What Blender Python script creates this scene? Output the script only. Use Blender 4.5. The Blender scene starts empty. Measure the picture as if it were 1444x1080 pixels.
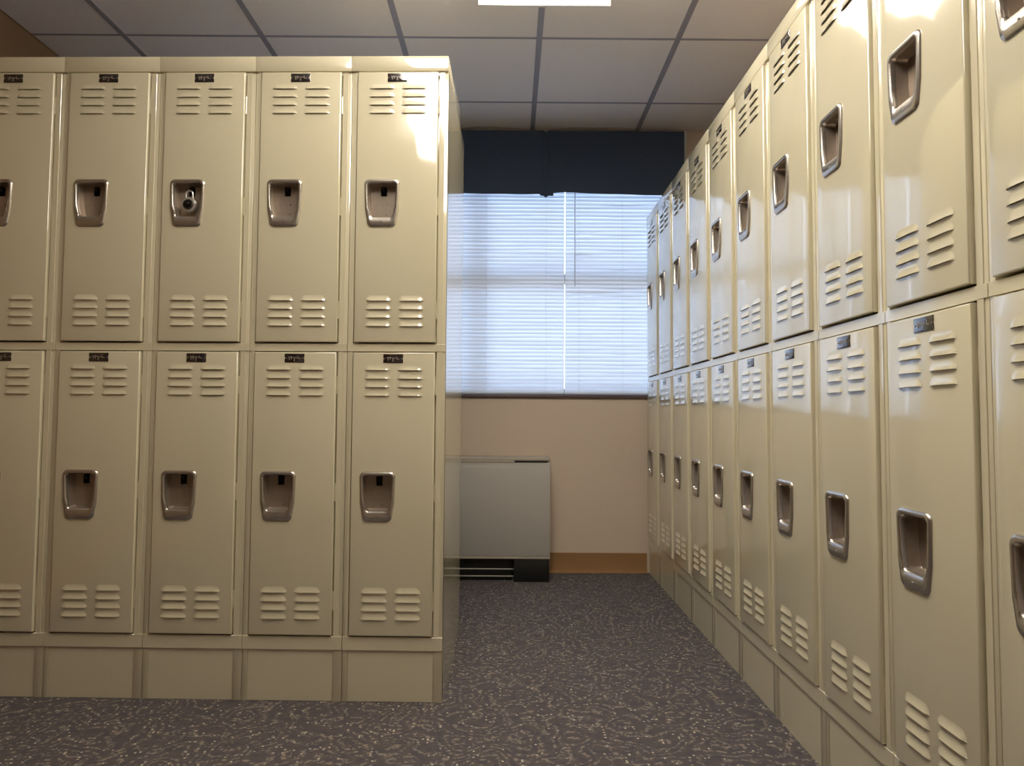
import bpy, bmesh, math, random
from mathutils import Vector, Matrix
random.seed(4)
S = 0.0254                                   # everything below is laid out in inches
COL = bpy.context.scene.collection

# ------------------------------------------------------------------ materials
def srgb(r, g, b):
    f = lambda c: (c/255/12.92) if c/255 <= .04045 else ((c/255+.055)/1.055)**2.4
    return (f(r), f(g), f(b), 1)

def new_mat(name):
    m = bpy.data.materials.new(name); m.use_nodes = True
    nt = m.node_tree; b = nt.nodes['Principled BSDF']
    return m, nt, b

def link(nt, a, ao, b, bi): nt.links.new(a.outputs[ao], b.inputs[bi])

def simple(name, col, rough=.5, metal=0, spec=.5, noise=0, nscale=8, bump=0, bscale=40, coat=0):
    m, nt, b = new_mat(name)
    b.inputs['Roughness'].default_value = rough
    b.inputs['Metallic'].default_value = metal
    b.inputs['Specular IOR Level'].default_value = spec
    b.inputs['Coat Weight'].default_value = coat
    tc = nt.nodes.new('ShaderNodeTexCoord')
    n = nt.nodes.new('ShaderNodeTexNoise'); n.inputs['Scale'].default_value = nscale; n.inputs['Detail'].default_value = 5
    link(nt, tc, 'Object', n, 'Vector')
    mx = nt.nodes.new('ShaderNodeMix'); mx.data_type = 'RGBA'
    c2 = [max(0, c*(1-noise)) for c in col[:3]]+[1]; c1 = [min(1, c*(1+noise)) for c in col[:3]]+[1]
    mx.inputs[6].default_value = c2; mx.inputs[7].default_value = c1
    link(nt, n, 0, mx, 0); link(nt, mx, 2, b, 'Base Color')
    if bump:
        n2 = nt.nodes.new('ShaderNodeTexNoise'); n2.inputs['Scale'].default_value = bscale; n2.inputs['Detail'].default_value = 3
        link(nt, tc, 'Object', n2, 'Vector')
        bp = nt.nodes.new('ShaderNodeBump'); bp.inputs['Strength'].default_value = 1; bp.inputs['Distance'].default_value = bump
        link(nt, n2, 0, bp, 'Height'); link(nt, bp, 0, b, 'Normal')
    return m

M = {}
M['paint'] = simple('locker_paint', srgb(219, 210, 181), .22, 0, .5, .02, 3, .00015, 14, 1)
_b = M['paint'].node_tree.nodes['Principled BSDF']
_b.inputs['IOR'].default_value = 1.5; _b.inputs['Specular IOR Level'].default_value = .12; _b.inputs['Coat IOR'].default_value = 2.3; _b.inputs['Coat Roughness'].default_value = .07
M['plate'] = simple('plate_black', srgb(28, 22, 26), .2, 0, .5, coat=1)
M['plate'].node_tree.nodes['Principled BSDF'].inputs['Coat IOR'].default_value = 2.0
M['platetext'] = simple('plate_mark', srgb(150, 140, 128), .4, .3)
M['steel'] = simple('pocket_steel', srgb(200, 193, 184), .26, .88, .5, .12, 60, .0001, 120)
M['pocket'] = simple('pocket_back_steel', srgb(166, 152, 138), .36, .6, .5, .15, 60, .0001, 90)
M['dark'] = simple('dark_slot', srgb(18, 14, 12), .6)
M['slot'] = simple('louvre_slot_shade', srgb(48, 38, 26), .7)
M['chrome'] = simple('chrome', srgb(222, 220, 216), .32, .8)
M['wall'] = simple('wall_paint', srgb(216, 197, 178), .7, 0, .3, .02, 4, .0003, 300)
M['wallbrown'] = simple('wall_paint_brown', srgb(128, 102, 74), .7, 0, .3, .02, 4, .0003, 300)
M['wood'] = simple('vinyl_base', srgb(156, 118, 78), .45, 0, .4, .08, 10)
M['navy'] = simple('valance_cloth', srgb(68, 80, 102), .85, 0, .2, .08, 30, .0004, 500)
M['tile'] = simple('ceiling_tile', srgb(236, 230, 227), .9, 0, .1, .03, 60, .0006, 250)
M['tee'] = simple('ceiling_tee', srgb(150, 147, 156), .5)
M['heater'] = simple('heater_enamel', srgb(184, 179, 172), .35, 0, .5, .02, 5)
M['heatertop'] = simple('heater_top_enamel', srgb(178, 168, 152), .35)
M['black'] = simple('heater_base_black', srgb(24, 23, 22), .5)
M['frame'] = simple('window_alu', srgb(95, 88, 84), .4, .4)
M['sill'] = simple('sill_dark', srgb(92, 70, 68), .35)
M['whiteframe'] = simple('light_frame_white', srgb(225, 225, 220), .5)
M['dialblack'] = simple('dial_black', srgb(22, 20, 20), .25)

def mk_slat():
    m, nt, b = new_mat('blind_slat')
    b.inputs['Base Color'].default_value = srgb(232, 234, 238); b.inputs['Roughness'].default_value = .45
    t = nt.nodes.new('ShaderNodeBsdfTranslucent'); t.inputs[0].default_value = (.80, .86, .95, 1)
    mx = nt.nodes.new('ShaderNodeMixShader'); mx.inputs[0].default_value = .22
    link(nt, b, 0, mx, 1); link(nt, t, 0, mx, 2); link(nt, mx, 0, nt.nodes['Material Output'], 0)
    return m
M['slat'] = mk_slat()

def mk_glass():
    m, nt, b = new_mat('window_glass')
    tr = nt.nodes.new('ShaderNodeBsdfTransparent'); tr.inputs[0].default_value = (.93, .96, .96, 1)
    gl = nt.nodes.new('ShaderNodeBsdfGlossy'); gl.inputs['Roughness'].default_value = .02
    fr = nt.nodes.new('ShaderNodeFresnel'); fr.inputs[0].default_value = 1.45
    mx = nt.nodes.new('ShaderNodeMixShader')
    link(nt, fr, 0, mx, 0); link(nt, tr, 0, mx, 1); link(nt, gl, 0, mx, 2); link(nt, mx, 0, nt.nodes['Material Output'], 0)
    return m
M['glass'] = mk_glass()

def mk_emit(name, col, st):
    m, nt, b = new_mat(name)
    b.inputs['Base Color'].default_value = (.8, .8, .8, 1)
    b.inputs['Emission Color'].default_value = col; b.inputs['Emission Strength'].default_value = st
    return m
LAMP = 13.2
M['lamp'] = mk_emit('lamp_diffuser', (1.0, .93, .81, 1), LAMP)

def mk_carpet():
    m, nt, b = new_mat('carpet')
    N = nt.nodes
    b.inputs['Roughness'].default_value = .95; b.inputs['Specular IOR Level'].default_value = .1
    b.inputs['Sheen Weight'].default_value = .12; b.inputs['Sheen Roughness'].default_value = .3
    tc = N.new('ShaderNodeTexCoord')
    n1 = N.new('ShaderNodeTexNoise'); n1.inputs['Scale'].default_value = 5; n1.inputs['Detail'].default_value = 2.2; n1.inputs['Roughness'].default_value = .38
    link(nt, tc, 'Object', n1, 'Vector')
    mu = N.new('ShaderNodeMath'); mu.operation = 'MULTIPLY'; mu.inputs[1].default_value = 105
    link(nt, n1, 0, mu, 0)
    si = N.new('ShaderNodeMath'); si.operation = 'SINE'; link(nt, mu, 0, si, 0)
    r1 = N.new('ShaderNodeMapRange'); r1.inputs[1].default_value = -.1; r1.inputs[2].default_value = .7; link(nt, si, 0, r1, 0)
    # broken dashes along the swirls
    v = N.new('ShaderNodeTexNoise'); v.inputs['Scale'].default_value = 85; v.inputs['Detail'].default_value = 1
    link(nt, tc, 'Object', v, 'Vector')
    r2 = N.new('ShaderNodeMapRange'); r2.inputs[1].default_value = .45; r2.inputs[2].default_value = .60; link(nt, v, 0, r2, 0)
    m1 = N.new('ShaderNodeMath'); m1.operation = 'MULTIPLY'; link(nt, r1, 0, m1, 0); link(nt, r2, 0, m1, 1)
    # bright tufts
    vo = N.new('ShaderNodeTexVoronoi'); vo.inputs['Scale'].default_value = 80; link(nt, tc, 'Object', vo, 'Vector')
    r3 = N.new('ShaderNodeMapRange'); r3.inputs[1].default_value = .32; r3.inputs[2].default_value = .16; link(nt, vo, 'Distance', r3, 0)
    sp = N.new('ShaderNodeSeparateColor'); link(nt, vo, 'Color', sp, 0)
    gt = N.new('ShaderNodeMath'); gt.operation = 'GREATER_THAN'; gt.inputs[1].default_value = .80; link(nt, sp, 0, gt, 0)
    m2 = N.new('ShaderNodeMath'); m2.operation = 'MULTIPLY'; link(nt, r3, 0, m2, 0); link(nt, gt, 0, m2, 1)
    a = N.new('ShaderNodeMix'); a.data_type = 'RGBA'; a.inputs[6].default_value = srgb(93, 88, 87); a.inputs[7].default_value = srgb(142, 132, 122)
    link(nt, m1, 0, a, 0)
    c = N.new('ShaderNodeMix'); c.data_type = 'RGBA'; c.inputs[7].default_value = srgb(215, 204, 182)
    link(nt, m2, 0, c, 0); link(nt, a, 2, c, 6)
    # colour drift dark blue / wine
    n4 = N.new('ShaderNodeTexNoise'); n4.inputs['Scale'].default_value = 40; link(nt, tc, 'Object', n4, 'Vector')
    d = N.new('ShaderNodeMix'); d.data_type = 'RGBA'; d.blend_type = 'MULTIPLY'; d.inputs[0].default_value = 1
    rp = N.new('ShaderNodeValToRGB'); rp.color_ramp.elements[0].position = .35; rp.color_ramp.elements[1].position = .65
    rp.color_ramp.elements[0].color = (.72, .73, .84, 1); rp.color_ramp.elements[1].color = (1, .95, .92, 1)
    link(nt, n4, 0, rp, 0); link(nt, c, 2, d, 6); link(nt, rp, 0, d, 7); link(nt, d, 2, b, 'Base Color')
    bp = N.new('ShaderNodeBump'); bp.inputs['Distance'].default_value = .002; bp.inputs['Strength'].default_value = .7
    n5 = N.new('ShaderNodeTexNoise'); n5.inputs['Scale'].default_value = 260; link(nt, tc, 'Object', n5, 'Vector')
    link(nt, n5, 0, bp, 'Height'); link(nt, bp, 0, b, 'Normal')
    return m
M['carpet'] = mk_carpet()

# ------------------------------------------------------------------ mesh helpers (inches in, metres out)
class MB:
    def __init__(s): s.bm = bmesh.new(); s.mats = []
    def mi(s, mat):
        if mat not in s.mats: s.mats.append(mat)
        return s.mats.index(mat)
    def box(s, x0, x1, y0, y1, z0, z1, mat, bev=0, seg=1):
        vs = [s.bm.verts.new((x*S, y*S, z*S)) for x in (x0, x1) for y in (y0, y1) for z in (z0, z1)]
        idx = [(0, 1, 3, 2), (4, 6, 7, 5), (0, 4, 5, 1), (2, 3, 7, 6), (0, 2, 6, 4), (1, 5, 7, 3)]
        fs = [s.bm.faces.new([vs[i] for i in f]) for f in idx]
        k = s.mi(mat)
        for f in fs: f.material_index = k
        if bev:
            es = list({e for f in fs for e in f.edges})
            r = bmesh.ops.bevel(s.bm, geom=es, offset=bev*S, segments=seg, affect='EDGES', profile=.5)
            for f in r['faces']: f.material_index = k; f.smooth = seg > 1
        return vs
    def loops(s, loops, mat, close=True, cap0=False, cap1=False, smooth=True):
        k = s.mi(mat); L = [[s.bm.verts.new((p[0]*S, p[1]*S, p[2]*S)) for p in lp] for lp in loops]
        n = len(L[0])
        for a, b in zip(L, L[1:]):
            for i in range(n if close else n-1):
                j = (i+1) % n
                f = s.bm.faces.new((a[i], a[j], b[j], b[i])); f.material_index = k; f.smooth = smooth
        if cap0: f = s.bm.faces.new(L[0][::-1]); f.material_index = k
        if cap1: f = s.bm.faces.new(L[-1]); f.material_index = k
        return L
    def quad(s, pts, mat, smooth=False):
        f = s.bm.faces.new([s.bm.verts.new((p[0]*S, p[1]*S, p[2]*S)) for p in pts]); f.material_index = s.mi(mat); f.smooth = smooth
        return f
    def cyl(s, p0, p1, r, mat, n=16, r1=None):
        p0, p1 = Vector(p0), Vector(p1); d = (p1-p0).normalized()
        a = d.orthogonal().normalized(); b = d.cross(a)
        r1 = r if r1 is None else r1
        ring = lambda c, rr: [c+(a*math.cos(t)+b*math.sin(t))*rr for t in [2*math.pi*i/n for i in range(n)]]
        s.loops([ring(p0, r), ring(p1, r1)], mat, cap0=True, cap1=True)
    def mesh(s, name, fix=True, sharp=35):
        if fix: bmesh.ops.recalc_face_normals(s.bm, faces=s.bm.faces)
        me = bpy.data.meshes.new(name); s.bm.to_mesh(me); s.bm.free()
        for m in s.mats: me.materials.append(M[m])
        me.set_sharp_from_angle(angle=math.radians(sharp))
        return me

def obj(name, me, parent=None, kind=None):
    o = bpy.data.objects.new(name, me); COL.objects.link(o)
    if parent: o.parent = parent
    if kind: o['kind'] = kind
    return o
def tag(o, label, cat, group=None):
    o['label'] = label; o['category'] = cat
    if group: o['group'] = group
    return o
def empty(name, loc=(0, 0, 0), rz=0):
    o = bpy.data.objects.new(name, None); COL.objects.link(o)
    o.location = [c*S for c in loc]; o.rotation_euler = (0, 0, rz); o.empty_display_size = .05
    return o

# ------------------------------------------------------------------ fitted layout (inches)
EYE = 33.95
LX, LY, LA = -7.89, 83.005, -.02             # right front corner and turn of the left bank
RX, RY = 30.43, 151.24                       # far front corner of the right bank
CEIL = 98.6
WY = 151.9                                   # window wall face
WLX, WRX, WBY = -82.4, 46.2, -70
DL, DR = .81, 1.26                           # door margins inside a 12 in column
A0, A1 = 42.83, 76.35                        # upper door
B0, B1 = 7.80, 41.59                         # lower door
TOP = 78.4

# ------------------------------------------------------------------ locker parts
def cup_outline(cx, zt, zb, wt, wb, r, y, n=6):
    """rounded outline, wider at the top, running round the pocket; list of points"""
    hz = zt-zb
    cs = [(wt/2, zt, 0), (-wt/2, zt, 90), (-wb/2, zb, 180), (wb/2, zb, 270)]
    pts = []
    for (x, z, a0) in cs:
        sx = -1 if x > 0 else 1; sz = -1 if z == zt else 1
        c = (x+sx*r, z+sz*r)
        for i in range(n+1):
            a = math.radians(a0+90*i/n); pts.append((cx+c[0]+r*math.cos(a), y, c[1]+r*math.sin(a)))
        # the sides run almost straight and draw in only over the lower third
        if a0 == 90: pts.append((cx-(wt*.7+wb*.3)/2, y, zb+hz*.36))
        if a0 == 270: pts.append((cx+(wt*.7+wb*.3)/2, y, zb+hz*.36))
    # left-right taper of the straight sides just above the bottom corners
    return pts

W = 12-DL-DR
CX = -DL-0.0                                  # door local x=0 is the door's left edge
CUPX = (12-8.0)-DL                            # pocket centre from the door's left edge
def door_mesh(name, H, cz, mirror_louvre=None):
    mb = MB()
    P = .40                                   # how far the door stands in front of the frame
    def rect(i, y): return [(i, y, i), (W-i, y, i), (W-i, y, H-i), (i, y, H-i)]
    r = .14
    prof = [(0, .55), (0, -P+r), (r*.12, -P+r*.5), (r*.5, -P+r*.12), (r, -P)]
    L = mb.loops([rect(i, y) for i, y in prof], 'paint')
    # front face with the pocket opening
    hx0, hx1, hz0, hz1 = CUPX-1.75, CUPX+1.75, cz-2.7, cz+2.7
    inner = [mb.bm.verts.new((x*S, -P*S, z*S)) for x, z in ((hx0, hz0), (hx1, hz0), (hx1, hz1), (hx0, hz1))]
    o = L[-1]; k = mb.mi('paint')
    for i in range(4):
        j = (i+1) % 4
        f = mb.bm.faces.new((o[i], o[j], inner[j], inner[i])); f.material_index = k
    back = [mb.bm.verts.new((x*S, .55*S, z*S)) for x, z in ((hx0, hz0), (hx1, hz0), (hx1, hz1), (hx0, hz1))]
    for i in range(4):
        j = (i+1) % 4
        mb.bm.faces.new((inner[i], inner[j], back[j], back[i])).material_index = k
        mb.bm.faces.new((L[0][j], L[0][i], back[i], back[j])).material_index = k
    # pressed louvres: hood that bulges outwards and opens downwards
    def louvre(x0, x1, zt, zb):
        nu, nv = 14, 5; D = .18; h = zt-zb
        def pt(u, v, inn=0):
            e = min(1, min(u, 1-u)*6); e = math.sin(e*math.pi/2)
            x = x0+(x1-x0)*u; topz = zb+h*(.35+.65*e)
            z = topz+(zb-topz)*v
            d = D*e*v**1.6
            return (x, -P-max(0, d-inn)-.002, z)
        g = [[mb.bm.verts.new([c*S for c in pt(i/nu, j/nv)]) for i in range(nu+1)] for j in range(nv+1)]
        for j in range(nv):
            for i in range(nu):
                f = mb.bm.faces.new((g[j][i], g[j][i+1], g[j+1][i+1], g[j+1][i])); f.material_index = k; f.smooth = True
        # rolled lip, then a strip coloured dark for the shade inside the mouth
        lip = [mb.bm.verts.new([c*S for c in (pt(i/nu, 1, .06)[0], pt(i/nu, 1, .06)[1], zb+.01)]) for i in range(nu+1)]
        for i in range(nu):
            f = mb.bm.faces.new((g[nv][i], g[nv][i+1], lip[i+1], lip[i])); f.material_index = k
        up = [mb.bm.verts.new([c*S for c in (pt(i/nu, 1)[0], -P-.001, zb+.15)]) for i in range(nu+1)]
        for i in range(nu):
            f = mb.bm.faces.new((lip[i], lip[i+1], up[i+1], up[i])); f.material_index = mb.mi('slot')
    for zt in (H-1.55, 5.65):
        for c0 in (1.42, 5.42):
            for q in range(4):
                z = zt-q*1.03
                louvre(c0, c0+3.1, z+.06, z-.60)
    return mb.mesh(name)

def cup_mesh(cz):
    mb = MB(); P = .40; c = CUPX
    def lp(wt, wb, zt, zb, r, y): return cup_outline(c, cz+zt, cz+zb, wt, wb, r, y)
    L = [lp(4.36, 3.62, 2.98, -2.98, .62, -P+.02), lp(4.34, 3.58, 2.96, -2.95, .62, -P-.08), lp(4.14, 3.36, 2.86, -2.82, .58, -P-.20),
         lp(3.92, 3.10, 2.74, -2.45, .52, -P-.24), lp(3.62, 2.86, 2.56, -1.86, .42, -P-.20), lp(3.48, 2.74, 2.50, -1.72, .36, -P-.06),
         lp(3.44, 2.70, 2.47, -1.66, .34, -P+.25)]
    mb.loops(L, 'steel')
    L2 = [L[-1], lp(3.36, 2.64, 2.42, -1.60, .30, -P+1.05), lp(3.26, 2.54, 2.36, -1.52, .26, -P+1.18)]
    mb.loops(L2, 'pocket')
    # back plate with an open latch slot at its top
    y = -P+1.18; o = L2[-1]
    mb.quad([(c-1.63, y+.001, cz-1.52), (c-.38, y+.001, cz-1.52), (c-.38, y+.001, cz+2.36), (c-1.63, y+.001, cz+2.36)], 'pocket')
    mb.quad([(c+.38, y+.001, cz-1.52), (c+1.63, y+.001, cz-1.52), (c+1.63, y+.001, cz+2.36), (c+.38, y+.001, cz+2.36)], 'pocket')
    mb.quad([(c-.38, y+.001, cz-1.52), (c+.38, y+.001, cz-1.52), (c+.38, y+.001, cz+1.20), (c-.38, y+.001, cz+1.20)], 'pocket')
    z0, z1 = cz+1.20, cz+2.36
    for q in ([(c-.38, y, z0), (c+.38, y, z0), (c+.38, y+.7, z0), (c-.38, y+.7, z0)], [(c-.38, y+.7, z0), (c+.38, y+.7, z0), (c+.38, y+.7, z1), (c-.38, y+.7, z1)],
              [(c-.38, y, z0), (c-.38, y+.7, z0), (c-.38, y+.7, z1), (c-.38, y, z1)], [(c+.38, y, z0), (c+.38, y+.7, z0), (c+.38, y+.7, z1), (c+.38, y, z1)]):
        mb.quad(q, 'dark')  # near-black lining stands for the shade down the hole
    # latch tongue and the two round rivets of the plate, small rivet on the lip
    mb.box(c-.14, c+.14, y-.25, y+.5, cz+1.75, cz+2.30, 'dark', .03)
    for dz in (.1, -1.1): mb.cyl((c+.35, y, cz+dz), (c+.35, y-.06, cz+dz), .10, 'steel', 10)
    mb.cyl((c, -P-.20, cz-2.35), (c, -P-.27, cz-2.38), .09, 'steel', 10)
    return mb.mesh('recessed_handle', sharp=50)

def plate_mesh(H):
    mb = MB(); P = .40; c = W/2-.08; z = H-.75; y = -P
    # thin embossed plate with notched ends
    w, h = 1.2, .53
    out = [(-w, -h), (w, -h), (w, -h*.3), (w-.07, 0), (w, h*.3), (w, h), (-w, h), (-w, h*.3), (-w+.07, 0), (-w, -h*.3)]
    mb.loops([[(c+a, y+.01, z+b) for a, b in out], [(c+a, y-.045, z+b) for a, b in out], [(c+a*.97, y-.06, z+b*.93) for a, b in out]], 'plate', cap1=True, smooth=False)
    # worn raised characters, too small to read
    for a, b, ww, hh in ((-.62, .12, .17, .05), (-.62, -.08, .05, .16), (-.38, .02, .05, .2), (-.2, .1, .12, .05), (-.02, -.18, .06, .2), (.14, .06, .16, .05), (.42, .1, .05, .18), (.6, -.05, .12, .05)):
        mb.box(c+a-ww, c+a+ww, y-.075, y-.05, z+b-hh, z+b+hh, 'platetext')
    for a in (-1.0, 1.0): mb.cyl((c+a, y-.05, z), (c+a, y-.09, z), .06, 'platetext', 8)
    return mb.mesh('number_plate')

def body_mesh(depth):
    mb = MB(); t = .06; g = .02; D = depth
    lx0, lx1 = g, DL-.13; rx0, rx1 = 12-DR+.16, 12-g
    # sheet steel case
    mb.box(g, g+t, .05, D, 0, 76.4, 'paint'); mb.box(12-g-t, 12-g, .05, D, 0, 76.4, 'paint')
    mb.box(g+t, 12-g-t, D-t, D, 0, 76.4, 'paint'); mb.box(g, 12-g, .1, D, 76.35, 76.42, 'paint')
    mb.box(g+t, 12-g-t, .1, D-t, 7.5, 7.6, 'paint'); mb.box(g+t, 12-g-t, .1, D-t, 42.15, 42.25, 'paint')
    # face frame: two stiles with a folded step, three rails
    mb.box(lx0, lx1, 0, .6, 0, 76.4, 'paint', .05, 2); mb.box(rx0, rx1, 0, .6, 0, 76.4, 'paint', .05, 2)
    mb.box(lx0+.30, lx1, -.07, .02, 7.6, 76.4, 'paint', .03)
    mb.box(rx0, rx1-.42, -.07, .02, 7.6, 76.4, 'paint', .03)
    # mid rail, thin and a touch proud of the stiles
    mb.box(lx0+.02, rx1-.02, -.10, .58, 41.72, 42.66, 'paint', .03, 1)
    mb.box(lx0+.02, rx1-.02, -.14, .58, 6.05, 7.62, 'paint', .03, 1)
    mb.box(lx1-.02, rx0+.02, .02, .6, 76.1, 76.42, 'paint')
    # door stops behind the gaps
    for z0, z1 in ((A0, A1), (B0, B1)):
        mb.box(lx1-.02, lx1+.5, .57, .62, z0-.2, z1+.1, 'paint'); mb.box(rx0-.5, rx0+.02, .57, .62, z0-.2, z1+.1, 'paint')
    # three hinge knuckles by each door, down the right-hand gap
        for zz in (z0+4, (z0+z1)/2, z1-4):
            mb.cyl((12-DR+.08, .06, zz-1.1), (12-DR+.08, .06, zz+1.1), .075, 'paint', 8)
    return mb.mesh('case')

def cap_mesh(depth):
    mb = MB()
    mb.box(.015, 11.985, -.32, depth, 76.5, TOP, 'paint', .06, 2)
    mb.box(.1, 11.9, -.05, depth-.2, 76.4, 76.55, 'paint')
    return mb.mesh('top_cap')

def base_mesh():
    mb = MB()
    mb.box(DL-.11, 12-DR+.14, .07, .4, .02, 6.1, 'paint', .02)
    return mb.mesh('kick_panel')

def padded(m): return m
ME = dict(body=body_mesh(15), body2=body_mesh(11.9), cap=cap_mesh(15), cap2=cap_mesh(11.9), base=base_mesh(),
          d_up=door_mesh('upper_door', A1-A0, 17.07), d_lo=door_mesh('lower_door', B1-B0, 16.44),
          c_up=cup_mesh(17.07), c_lo=cup_mesh(16.44), p_up=plate_mesh(A1-A0), p_lo=plate_mesh(B1-B0))

def make_locker(loc, rz, label, group, rear=False):
    t = empty('locker', loc, rz); tag(t, label, 'locker', group)
    obj('case', ME['body2' if rear else 'body'], t); obj('top_cap', ME['cap2' if rear else 'cap'], t); obj('kick_panel', ME['base'], t)
    for d, z, dm, cm, pm in (('door', A0, 'd_up', 'c_up', 'p_up'), ('door', B0, 'd_lo', 'c_lo', 'p_lo')):
        o = obj(d, ME[dm], t); o.location = (DL*S, 0, z*S)
        obj('recessed_handle', ME[cm], o); obj('number_plate', ME[pm], o)
        if z == A0: o['label'] = 'upper locker door'
        else: o['label'] = 'lower locker door'
    return t

def copy_tree(o, parent=None):
    c = o.copy(); COL.objects.link(c); c.parent = parent
    for ch in [x for x in bpy.data.objects if x.parent == o]: copy_tree(ch, c)
    return c

tx, ty = math.cos(LA), math.sin(LA)
def left_loc(s, off=0): return (LX+s*tx-off*(-ty)*-1, LY+s*ty+off*tx, 0)
LG = 'lockers in the left bank'; RG = 'lockers in the right bank'
left_labels = [
 'cream two-tier steel locker ending the left bank, its glossy side panel beside the aisle',
 'cream two-tier steel locker in the left bank, between the end locker and the padlocked one',
 'cream two-tier steel locker in the left bank with a dial padlock in its upper handle',
 'cream two-tier steel locker just left of the padlocked locker in the left bank',
 'cream two-tier steel locker cut by the left edge of the photo',
]
first = None
def place(loc, rz, label, group):
    global first
    if first is None: first = make_locker(loc, rz, label, group); return first
    c = copy_tree(first); c.location = [v*S for v in loc]; c.rotation_euler = (0, 0, rz); c['label'] = label; c['group'] = group
    return c
for i, lb in enumerate(left_labels):
    place(left_loc(-12*(i+1)), LA, lb, LG)
right_labels = [
 'cream two-tier locker at the far end of the right bank, against the window wall',
 'cream two-tier locker in the right bank, second from the window wall',
 'cream two-tier locker in the right bank, third from the window wall',
 'cream two-tier locker in the right bank, fourth from the window wall',
 'cream two-tier locker in the right bank, fifth from the window wall',
 'cream two-tier locker in the right bank, sixth from the window wall',
 'cream two-tier locker in the right bank, fourth from the photo\'s right edge',
 'cream two-tier locker in the right bank, third from the photo\'s right edge',
 'large cream two-tier locker in the right bank, the nearest one shown at full door width',
 'nearest cream two-tier locker of the right bank, cut off by the photo\'s right edge',
]
for k, lb in enumerate(right_labels):
    place((RX, RY-12*k, 0), -math.pi/2, lb, RG)
# a second row stands back to back with the left bank; only its end side shows
p = left_loc(-.5, 27)
make_locker(p, LA+math.pi, 'cream locker standing back to back behind the left bank, only its narrow side panel showing', 'lockers facing the window wall', rear=True)

# ------------------------------------------------------------------ padlock hanging in the third left locker
def padlock():
    colx = -36; s0 = colx+DL+CUPX; cz = A0+17.07
    loc = left_loc(s0, .20)
    t = empty('padlock', (loc[0], loc[1], cz), LA); tag(t, 'round dial combination padlock hanging in an upper locker handle of the left bank', 'padlock')
    mb = MB(); n = 28
    ring = lambda r, y: [(r*math.cos(2*math.pi*i/n), y, -.1+r*math.sin(2*math.pi*i/n)) for i in range(n)]
    mb.loops([ring(.84, .18), ring(.93, .1), ring(.93, -.28), ring(.84, -.38), ring(.7, -.4)], 'chrome', cap0=True, cap1=True)
    obj('padlock_case', mb.mesh('padlock_case'), t)
    mb = MB()
    mb.loops([ring(.64, -.39), ring(.62, -.5), ring(.40, -.54)], 'dialblack', cap0=True, cap1=True)
    mb.loops([ring(.26, -.53), ring(.24, -.82), ring(.16, -.86)], 'dialblack', cap0=True, cap1=True)
    for i in range(20):
        a = 2*math.pi*i/20
        mb.box(.54*math.cos(a)-.015, .54*math.cos(a)+.015, -.545, -.50, -.1+.54*math.sin(a)-.03, -.1+.54*math.sin(a)+.03, 'platetext')
    obj('dial', mb.mesh('dial'), t)
    mb = MB(); pts = []
    for i in range(15):
        a = math.pi*i/14; pts.append(Vector((.42*math.cos(a), -.1, 1.25+.42*math.sin(a))))
    pts = [Vector((.42, -.1, .6))]+pts+[Vector((-.42, -.1, .6))]
    loops = []
    for i, q in enumerate(pts):
        d = (pts[min(i+1, len(pts)-1)]-pts[max(i-1, 0)]).normalized(); b = Vector((0, 1, 0)); a_ = d.cross(b)
        loops.append([q+(a_*math.cos(u)+b*math.sin(u))*.11 for u in [2*math.pi*j/10 for j in range(10)]])
    mb.loops(loops, 'chrome', cap0=True, cap1=True)
    obj('shackle', mb.mesh('shackle'), t)
padlock()

# ------------------------------------------------------------------ heater cabinet
def heater():
    X0, X1, Y0, Y1 = -34, 8.35, 142.65, WY-.05
    t = empty('heater', ((X0+X1)/2, (Y0+Y1)/2, 0)); tag(t, 'low grey metal heater cabinet on a black base under the window', 'heater')
    cx, cy = (X0+X1)/2, (Y0+Y1)/2
    def B(name, boxes, mat):
        mb = MB()
        for b in boxes: mb.box(b[0]-cx, b[1]-cx, b[2]-cy, b[3]-cy, b[4], b[5], b[6] if len(b) > 6 else mat, .07, 2)
        return obj(name, mb.mesh(name), t)
    B('cabinet', [(X0, X1, Y0, Y1, 4.85, 24.45), (X0+.1, X1-.1, Y0+.25, Y1, 24.4, 24.8, 'heater')], 'heater')
    B('top_panel', [(X0, X1, Y0-.03, Y1, 24.85, 25.3)], 'heatertop')
    B('front_panel', [(X0+.5, X1-.12, Y0-.12, Y0+.1, 5.3, 23.6)], 'heater')
    B('front_trim', [(X0, X1, Y0-.14, Y0+.1, 4.7, 5.12), (X0, .85, Y0-.05, Y0+.3, 24.3, 24.9)], 'heatertop')
    B('base', [(X0+.2, .6, Y0+1.6, Y1, 0.0, 4.9)], 'black')
    B('base_rails', [(X0+.2, .9, Y0+.7, Y0+.85, 2.35, 2.6), (X0+.2, .9, Y0+.7, Y0+.85, .9, 1.15)], 'heater')
    B('control_slot_shade', [(.95, X1-.5, Y0-.10, Y0+.1, 24.45, 24.84)], 'black')  # solid black bar standing in for the shaded gap under the lid
    f = B('foot', [(.9, X1-.15, Y0+.05, Y1, 0.0, 4.8)], 'black')
    # discharge grille along the top, at the back
    mb = MB()
    for i in range(60):
        x = X0+2+i*.55
        mb.box(x-cx, x+.12-cx, Y0+4-cy, Y1-1-cy, 25.25, 25.45, 'heatertop')
    obj('grille', mb.mesh('grille'), t)
heater()

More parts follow.
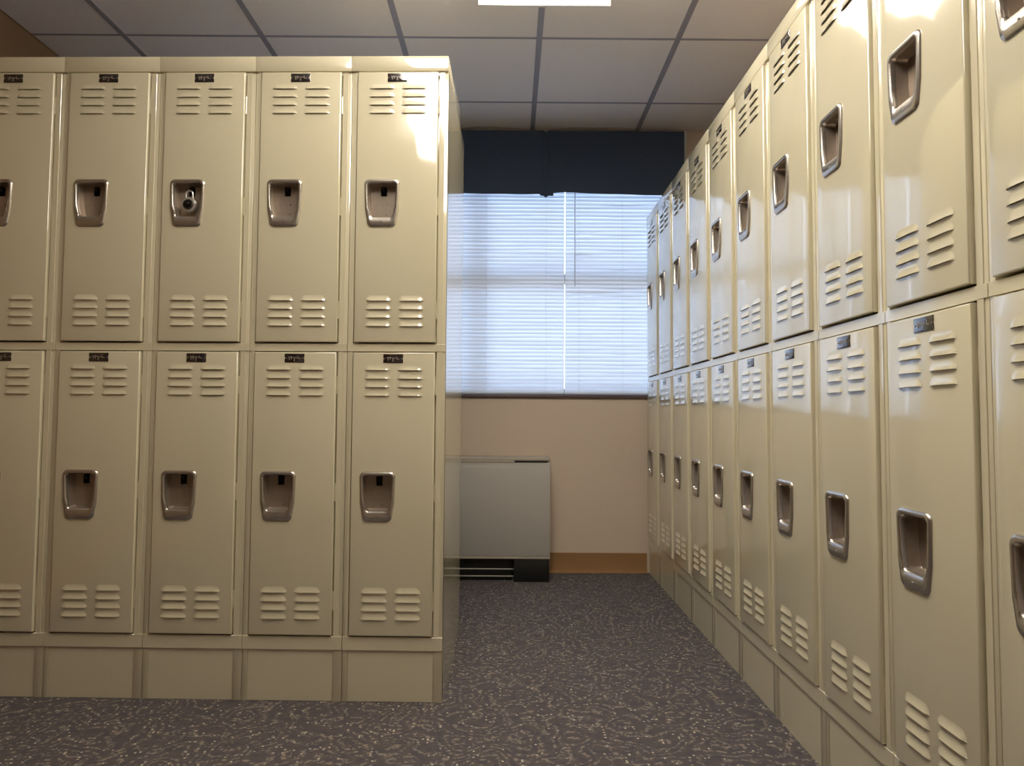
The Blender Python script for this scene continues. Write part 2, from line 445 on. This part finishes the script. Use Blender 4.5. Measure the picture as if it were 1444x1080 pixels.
# ------------------------------------------------------------------ room shell
def shell(name, boxes, mat, bev=0):
    mb = MB()
    for b in boxes: mb.box(*b, mat, bev)
    return obj(name, mb.mesh(name), None, 'structure')
shell('floor', [(WLX-5, WRX+5, WBY-5, WY+6, -2, 0)], 'carpet')
WX0, WX1, WZ0, WZ1 = -47.5, 38.0, 38.75, 92
shell('wall_back', [(WLX-5, WRX+5, WY, WY+6, 0, 38.0), (WLX-5, WRX+5, WY, WY+6, WZ1, CEIL+5.2), (WLX-5, WX0, WY, WY+6, 38.0, WZ1), (WX1, WRX+5, WY, WY+6, 38.0, WZ1)], 'wall')
shell('wall_left', [(WLX-5, WLX, WBY-5, WY, 0, CEIL+5.2)], 'wallbrown')
shell('wall_right', [(WRX, WRX+5, WBY-5, WY, 0, CEIL+5.2)], 'wall')
shell('wall_front', [(WLX, WRX, WBY-5, WBY, 0, CEIL+5.2)], 'wall')
# ceiling: slab, tiles and exposed grid
tees = [4.55+23.7*i for i in range(-3, 2)]; cross = [138.3-24*i for i in range(0, 9)]
LXa, LXb = -19.15, 4.55; LYa, LYb = 42.3, 90.3
mb = MB()
mb.box(WLX-5, WRX+5, WBY-5, WY+6, CEIL+5, CEIL+7, 'tile')
xs = [WLX]+tees+[WRX]; ys = [WY]+cross+[WBY]
for a, b in zip(xs, xs[1:]):
    for c, d in zip(ys, ys[1:]):
        mb.box(a+.2, b-.2, d+.2, c-.2, CEIL+.0, CEIL+.6, 'tile', .06)
obj('ceiling', mb.mesh('ceiling'), None, 'structure')
mb = MB()
for x in tees: mb.box(x-.5, x+.5, WBY, WY, CEIL-.08, CEIL+1.2, 'tee', .03)
for y in cross:
    for a, b in zip(xs, xs[1:]):
        mb.box(a+.45, b-.45, y-.28, y+.28, CEIL-.06, CEIL+1.0, 'tee', .03)
obj('trim_1', mb.mesh('ceiling_grid'), None, 'structure')
# vinyl base with its cove toe
def baseb(name, x0, x1, y0, y1, side):
    mb = MB()
    if side == 'back':
        pr = [(0, 0), (-.75, 0), (-.72, .12), (-.3, .35), (-.14, .9), (-.12, 4.15), (0, 4.25)]
        mb.loops([[(x, y0+a, z) for a, z in pr] for x in (x0, x1)], 'wood', cap0=True, cap1=True, smooth=False)
    else:
        sg = 1 if side == 'left' else -1
        pr = [(0, 0), (.75, 0), (.72, .12), (.3, .35), (.14, .9), (.12, 4.15), (0, 4.25)]
        mb.loops([[(x0+sg*a, y, z) for a, z in pr] for y in (y0, y1)], 'wood', cap0=True, cap1=True, smooth=False)
    return obj(name, mb.mesh(name), None, 'structure')
baseb('baseboard_back', 8.6, RX-.3, WY, WY, 'back')
baseb('baseboard_back_corner', WLX+.8, -34.2, WY, WY, 'back')
baseb('baseboard_left', WLX, WLX, WBY, WY-.8, 'left')

# ------------------------------------------------------------------ window
def window():
    t = empty('window_1', ((WX0+WX1)/2, WY+3, WZ0)); t['kind'] = 'structure'
    cx, cy, cz = (WX0+WX1)/2, WY+3, WZ0
    mb = MB()
    fy0, fy1 = WY+3.4, WY+5.2
    def bx(x0, x1, z0, z1, y0=fy0, y1=fy1): mb.box(x0-cx, x1-cx, y0-cy, y1-cy, z0-cz, z1-cz, 'frame', .05)
    bx(WX0, WX0+1.6, WZ0, WZ1); bx(WX1-1.6, WX1, WZ0, WZ1); bx(WX0+1.6, WX1-1.6, WZ0, WZ0+1.6); bx(WX0+1.6, WX1-1.6, WZ1-1.6, WZ1)
    for x in (-7.6, -28.5): bx(x-.8, x+.8, WZ0+1.6, WZ1-1.6)
    bx(WX0+1.6, WX1-1.6, 64.4, 66.6, fy0+.1, fy1-.1)
    obj('window_frame', mb.mesh('window_frame'), t)
    mb = MB()
    for a, b in ((WX0+1.6, -29.3), (-27.7, -8.4), (-6.8, WX1-1.6)):
        for c, d in ((WZ0+1.6, 64.4), (66.6, WZ1-1.6)): mb.box(a-cx, b-cx, WY+4.2-cy, WY+4.4-cy, c-cz, d-cz, 'glass')
    obj('pane', mb.mesh('pane'), t)
    mb = MB()
    mb.box(WX0-.4-cx, WX1+.4-cx, WY-.45-cy, WY+3.5-cy, 38.02-cz, 38.72-cz, 'sill', .08, 2)
    obj('window_sill', mb.mesh('window_sill'), t)
window()

def blind(x0, x1, label, bent=None):
    y = WY+.75; zt = 91.2; zb = 38.95
    t = empty('window_blind', ((x0+x1)/2, y, zb)); tag(t, label, 'blind', 'blinds in the window')
    cx, cy, cz = (x0+x1)/2, y, zb
    mb = MB(); mb.box(x0-cx, x1-cx, -.5, .5, zt-1.2-cz, zt-cz, 'slat', .05); obj('head_rail', mb.mesh('head_rail'), t)
    mb = MB(); mb.box(x0+.05-cx, x1-.05-cx, -.32, .32, 0, .45, 'slat', .08, 2); obj('bottom_rail', mb.mesh('bottom_rail'), t)
    mb = MB(); pitch = .86; n = int((zt-1.3-zb-.5)/pitch); k = mb.mi('slat'); nx = 26
    for i in range(n):
        z = .5+.45+i*pitch; tilt = math.radians(70+random.uniform(-2, 3)); off = random.uniform(-.05, .05)
        sag0 = random.uniform(-.03, .06)
        rows = []
        for v in range(5):
            u = (v/4-.5)*1.1; cr = .09*(1-(2*u)**2)
            row = []
            for j in range(nx+1):
                X = x0+.04+(x1-x0-.08)*j/nx; dz = sag0*math.sin(j/nx*math.pi*3); ty_ = tilt
                if bent:
                    for bxm, bz, bw, amp in bent:
                        if abs(z+zb-bz) < pitch*.5:
                            w = math.exp(-((X-bxm)/bw)**2); ty_ = tilt-w*amp; dz += w*.12
                row.append(mb.bm.verts.new(((X-cx)*S, (u*math.cos(ty_)-cr*math.sin(ty_)+off)*S, (z+dz+u*math.sin(ty_)+cr*math.cos(ty_))*S)))
            rows.append(row)
        for a, b in zip(rows, rows[1:]):
            for j in range(nx):
                f = mb.bm.faces.new((a[j], a[j+1], b[j+1], b[j])); f.material_index = k; f.smooth = True
    obj('slats', mb.mesh('slats', fix=False, sharp=80), t)
    mb = MB()
    for q in (.12, .5, .88):
        X = x0+(x1-x0)*q-cx
        for yy in (-.55, .55): mb.cyl((X, yy, .3), (X, yy, zt-1-cz), .03, 'slat', 6)
    obj('ladder_cord', mb.mesh('ladder_cord'), t)
    mb = MB(); mb.cyl((x0+2.2-cx, -.95, 24), (x0+2.2-cx, -.7, zt-1-cz), .11, 'slat', 8); obj('wand', mb.mesh('wand'), t)
blind(12.0, 37.8, 'white slatted window blind nearest the right lockers, with one bent slat', [(15.5, 69.6, 2.6, -.5), (19.5, 61.7, 5, -.4)])
blind(-23.2, 11.97, 'white slatted window blind above the heater, left of the bright gap between blinds', [(-2.6, 63.6, 5, -.4)])
blind(-47.3, -23.5, 'white slatted window blind hidden behind the left lockers')

# ------------------------------------------------------------------ valance
def valance():
    x0, x1, zb, zt = -38.5, 38.25, 83.2, 97.5
    yf = WY-2.4
    t = empty('valance', (0, WY, zb)); tag(t, 'dark navy fabric window valance with box pleat hanging above the blinds', 'valance')
    mb = MB()
    pts = []                                  # plan outline of the cloth with inverted pleats
    N = 200; k = mb.mi('navy')
    def plan(u):
        x = x0+(x1-x0)*u; y = yf+.12*math.sin(x*.23)+.06*math.sin(x*.71)
        for c in (7.6, -22.8):
            if abs(x-c) < .7: y += 1.8*(1-abs(x-c)/.7)
        return x, y
    def zbot(x):
        z = zb+.12*math.sin((x-7.6)*.18)
        for c in (7.6, -22.8): z += .35*math.exp(-((x-c-4)/3.5)**2)+(-.35 if abs(x-c) < 1.3 else 0)
        return z
    rows = []
    for z01 in [0, .03, .1, .25, .5, .75, 1]:
        row = []
        for i in range(N+1):
            x, y = plan(i/N); y2 = yf+(y-yf)*(1-.7*z01); zz = zbot(x)+(zt-zbot(x))*z01
            row.append((x, y2-WY, zz-zb))
        row = [(x0, -.05, row[0][2])]+row+[(x1, -.05, row[-1][2])]
        rows.append(row)
    inner = [[(x*.998+.02, min(y+.14, -.02), z) for x, y, z in r] for r in rows]
    L = mb.loops(rows, 'navy', close=False); L2 = mb.loops(inner, 'navy', close=False)
    for i in range(len(L[0])-1):
        for q in (0, -1):
            mb.bm.faces.new((L[q][i], L[q][i+1], L2[q][i+1], L2[q][i])).material_index = k
    obj('cloth', mb.mesh('cloth', sharp=60), t)
    mb = MB(); mb.box(x0+.1, x1-.1, yf+.45-WY, -.03, zt-.6-zb, zt-.05-zb, 'whiteframe', .05); obj('mounting_board', mb.mesh('mounting_board'), t)
    # cloth tab closing the pleat
    mb = MB(); mb.box(6.4, 9.2, yf+.15-WY, yf+.35-WY, -.35, 14.0, 'navy', .05); obj('pleat_backing', mb.mesh('pleat_backing'), t)
valance()
shell('trim_2', [(38.55, 39.4, WY-.35, WY, 38.0, CEIL-.1)], 'whiteframe', .05)

# ------------------------------------------------------------------ ceiling light (above and before the left bank, over the aisle)
def wrap_light(x0, x1, y0, y1, label):
    t = empty('ceiling_light', ((x0+x1)/2, (y0+y1)/2, CEIL-1.6)); tag(t, label, 'ceiling light', 'surface mounted ceiling lights')
    hx, hy = (x1-x0)/2, (y1-y0)/2
    mb = MB(); mb.box(-hx*.75, hx*.75, -hy, hy, -1.3, -.9, 'whiteframe', .05)
    for yy in (-hy*.6, hy*.6): mb.cyl((0, yy, -1), (0, yy, 1.55), .22, 'whiteframe', 10); mb.cyl((0, yy, 1.2), (0, yy, 1.55), 1.6, 'whiteframe', 20)
    for yy in (-hy, hy-.5): mb.box(-hx, hx, yy, yy+.5, -4.2, -.12, 'whiteframe', .05)
    obj('light_frame', mb.mesh('light_frame'), t)
    mb = MB(); pr = [(-hx, -1.0), (-hx, -2.4), (-hx*.8, -3.6), (-hx*.4, -4.0), (hx*.4, -4.0), (hx*.8, -3.6), (hx, -2.4), (hx, -1.0)]
    mb.loops([[(a, y, b) for a, b in pr] for y in (-hy+.5, hy-.5)], 'lamp', cap0=True, cap1=True)
    obj('diffuser', mb.mesh('diffuser'), t)
wrap_light(-17, 6, 20, 67, 'surface mounted fluorescent ceiling light in front of the left locker bank')
wrap_light(-5, 14, 74, 96, 'surface mounted fluorescent ceiling light over the aisle beside the left bank\'s end')

# ------------------------------------------------------------------ daylight outside
w = bpy.data.worlds.new('sky'); bpy.context.scene.world = w; w.use_nodes = True
bg = w.node_tree.nodes['Background']
wn = w.node_tree; wt = wn.nodes.new('ShaderNodeTexCoord'); wx = wn.nodes.new('ShaderNodeSeparateXYZ'); wr = wn.nodes.new('ShaderNodeValToRGB')
wn.links.new(wt.outputs['Generated'], wx.inputs[0]); wn.links.new(wx.outputs[2], wr.inputs[0]); wn.links.new(wr.outputs[0], bg.inputs[0])
el = wr.color_ramp.elements                     # pale haze at the horizon, deeper blue overhead
el[0].position = 0.0; el[0].color = (.26, .28, .33, 1); el[1].position = .85; el[1].color = (.34, .60, 1.0, 1)
e2 = el.new(.04); e2.color = (.36, .41, .54, 1); e3 = el.new(.45); e3.color = (.36, .48, .72, 1)
bg.inputs[1].default_value = 16

# ------------------------------------------------------------------ camera
f, pi_, ya, ro = 967.248, .04874, .00207, .00654
F = Vector((math.sin(ya)*math.cos(pi_), math.cos(ya)*math.cos(pi_), math.sin(pi_)))
R = Vector((math.cos(ya), -math.sin(ya), 0)); U = R.cross(F)
R2 = R*math.cos(ro)+U*math.sin(ro); U2 = U*math.cos(ro)-R*math.sin(ro)
cam = bpy.data.cameras.new('camera'); cam.sensor_width = 36; cam.lens = f/1444*36; cam.clip_start = .02
co = bpy.data.objects.new('camera', cam); COL.objects.link(co)
m = Matrix((R2, U2, -F)).transposed().to_4x4(); m.translation = Vector((0, 0, EYE*S)); co.matrix_world = m
sc = bpy.context.scene; sc.camera = co
sc.view_settings.view_transform = 'Standard'; sc.view_settings.look = 'None'; sc.view_settings.gamma = 1
sc.view_settings.use_curve_mapping = False; sc.view_settings.exposure = 0
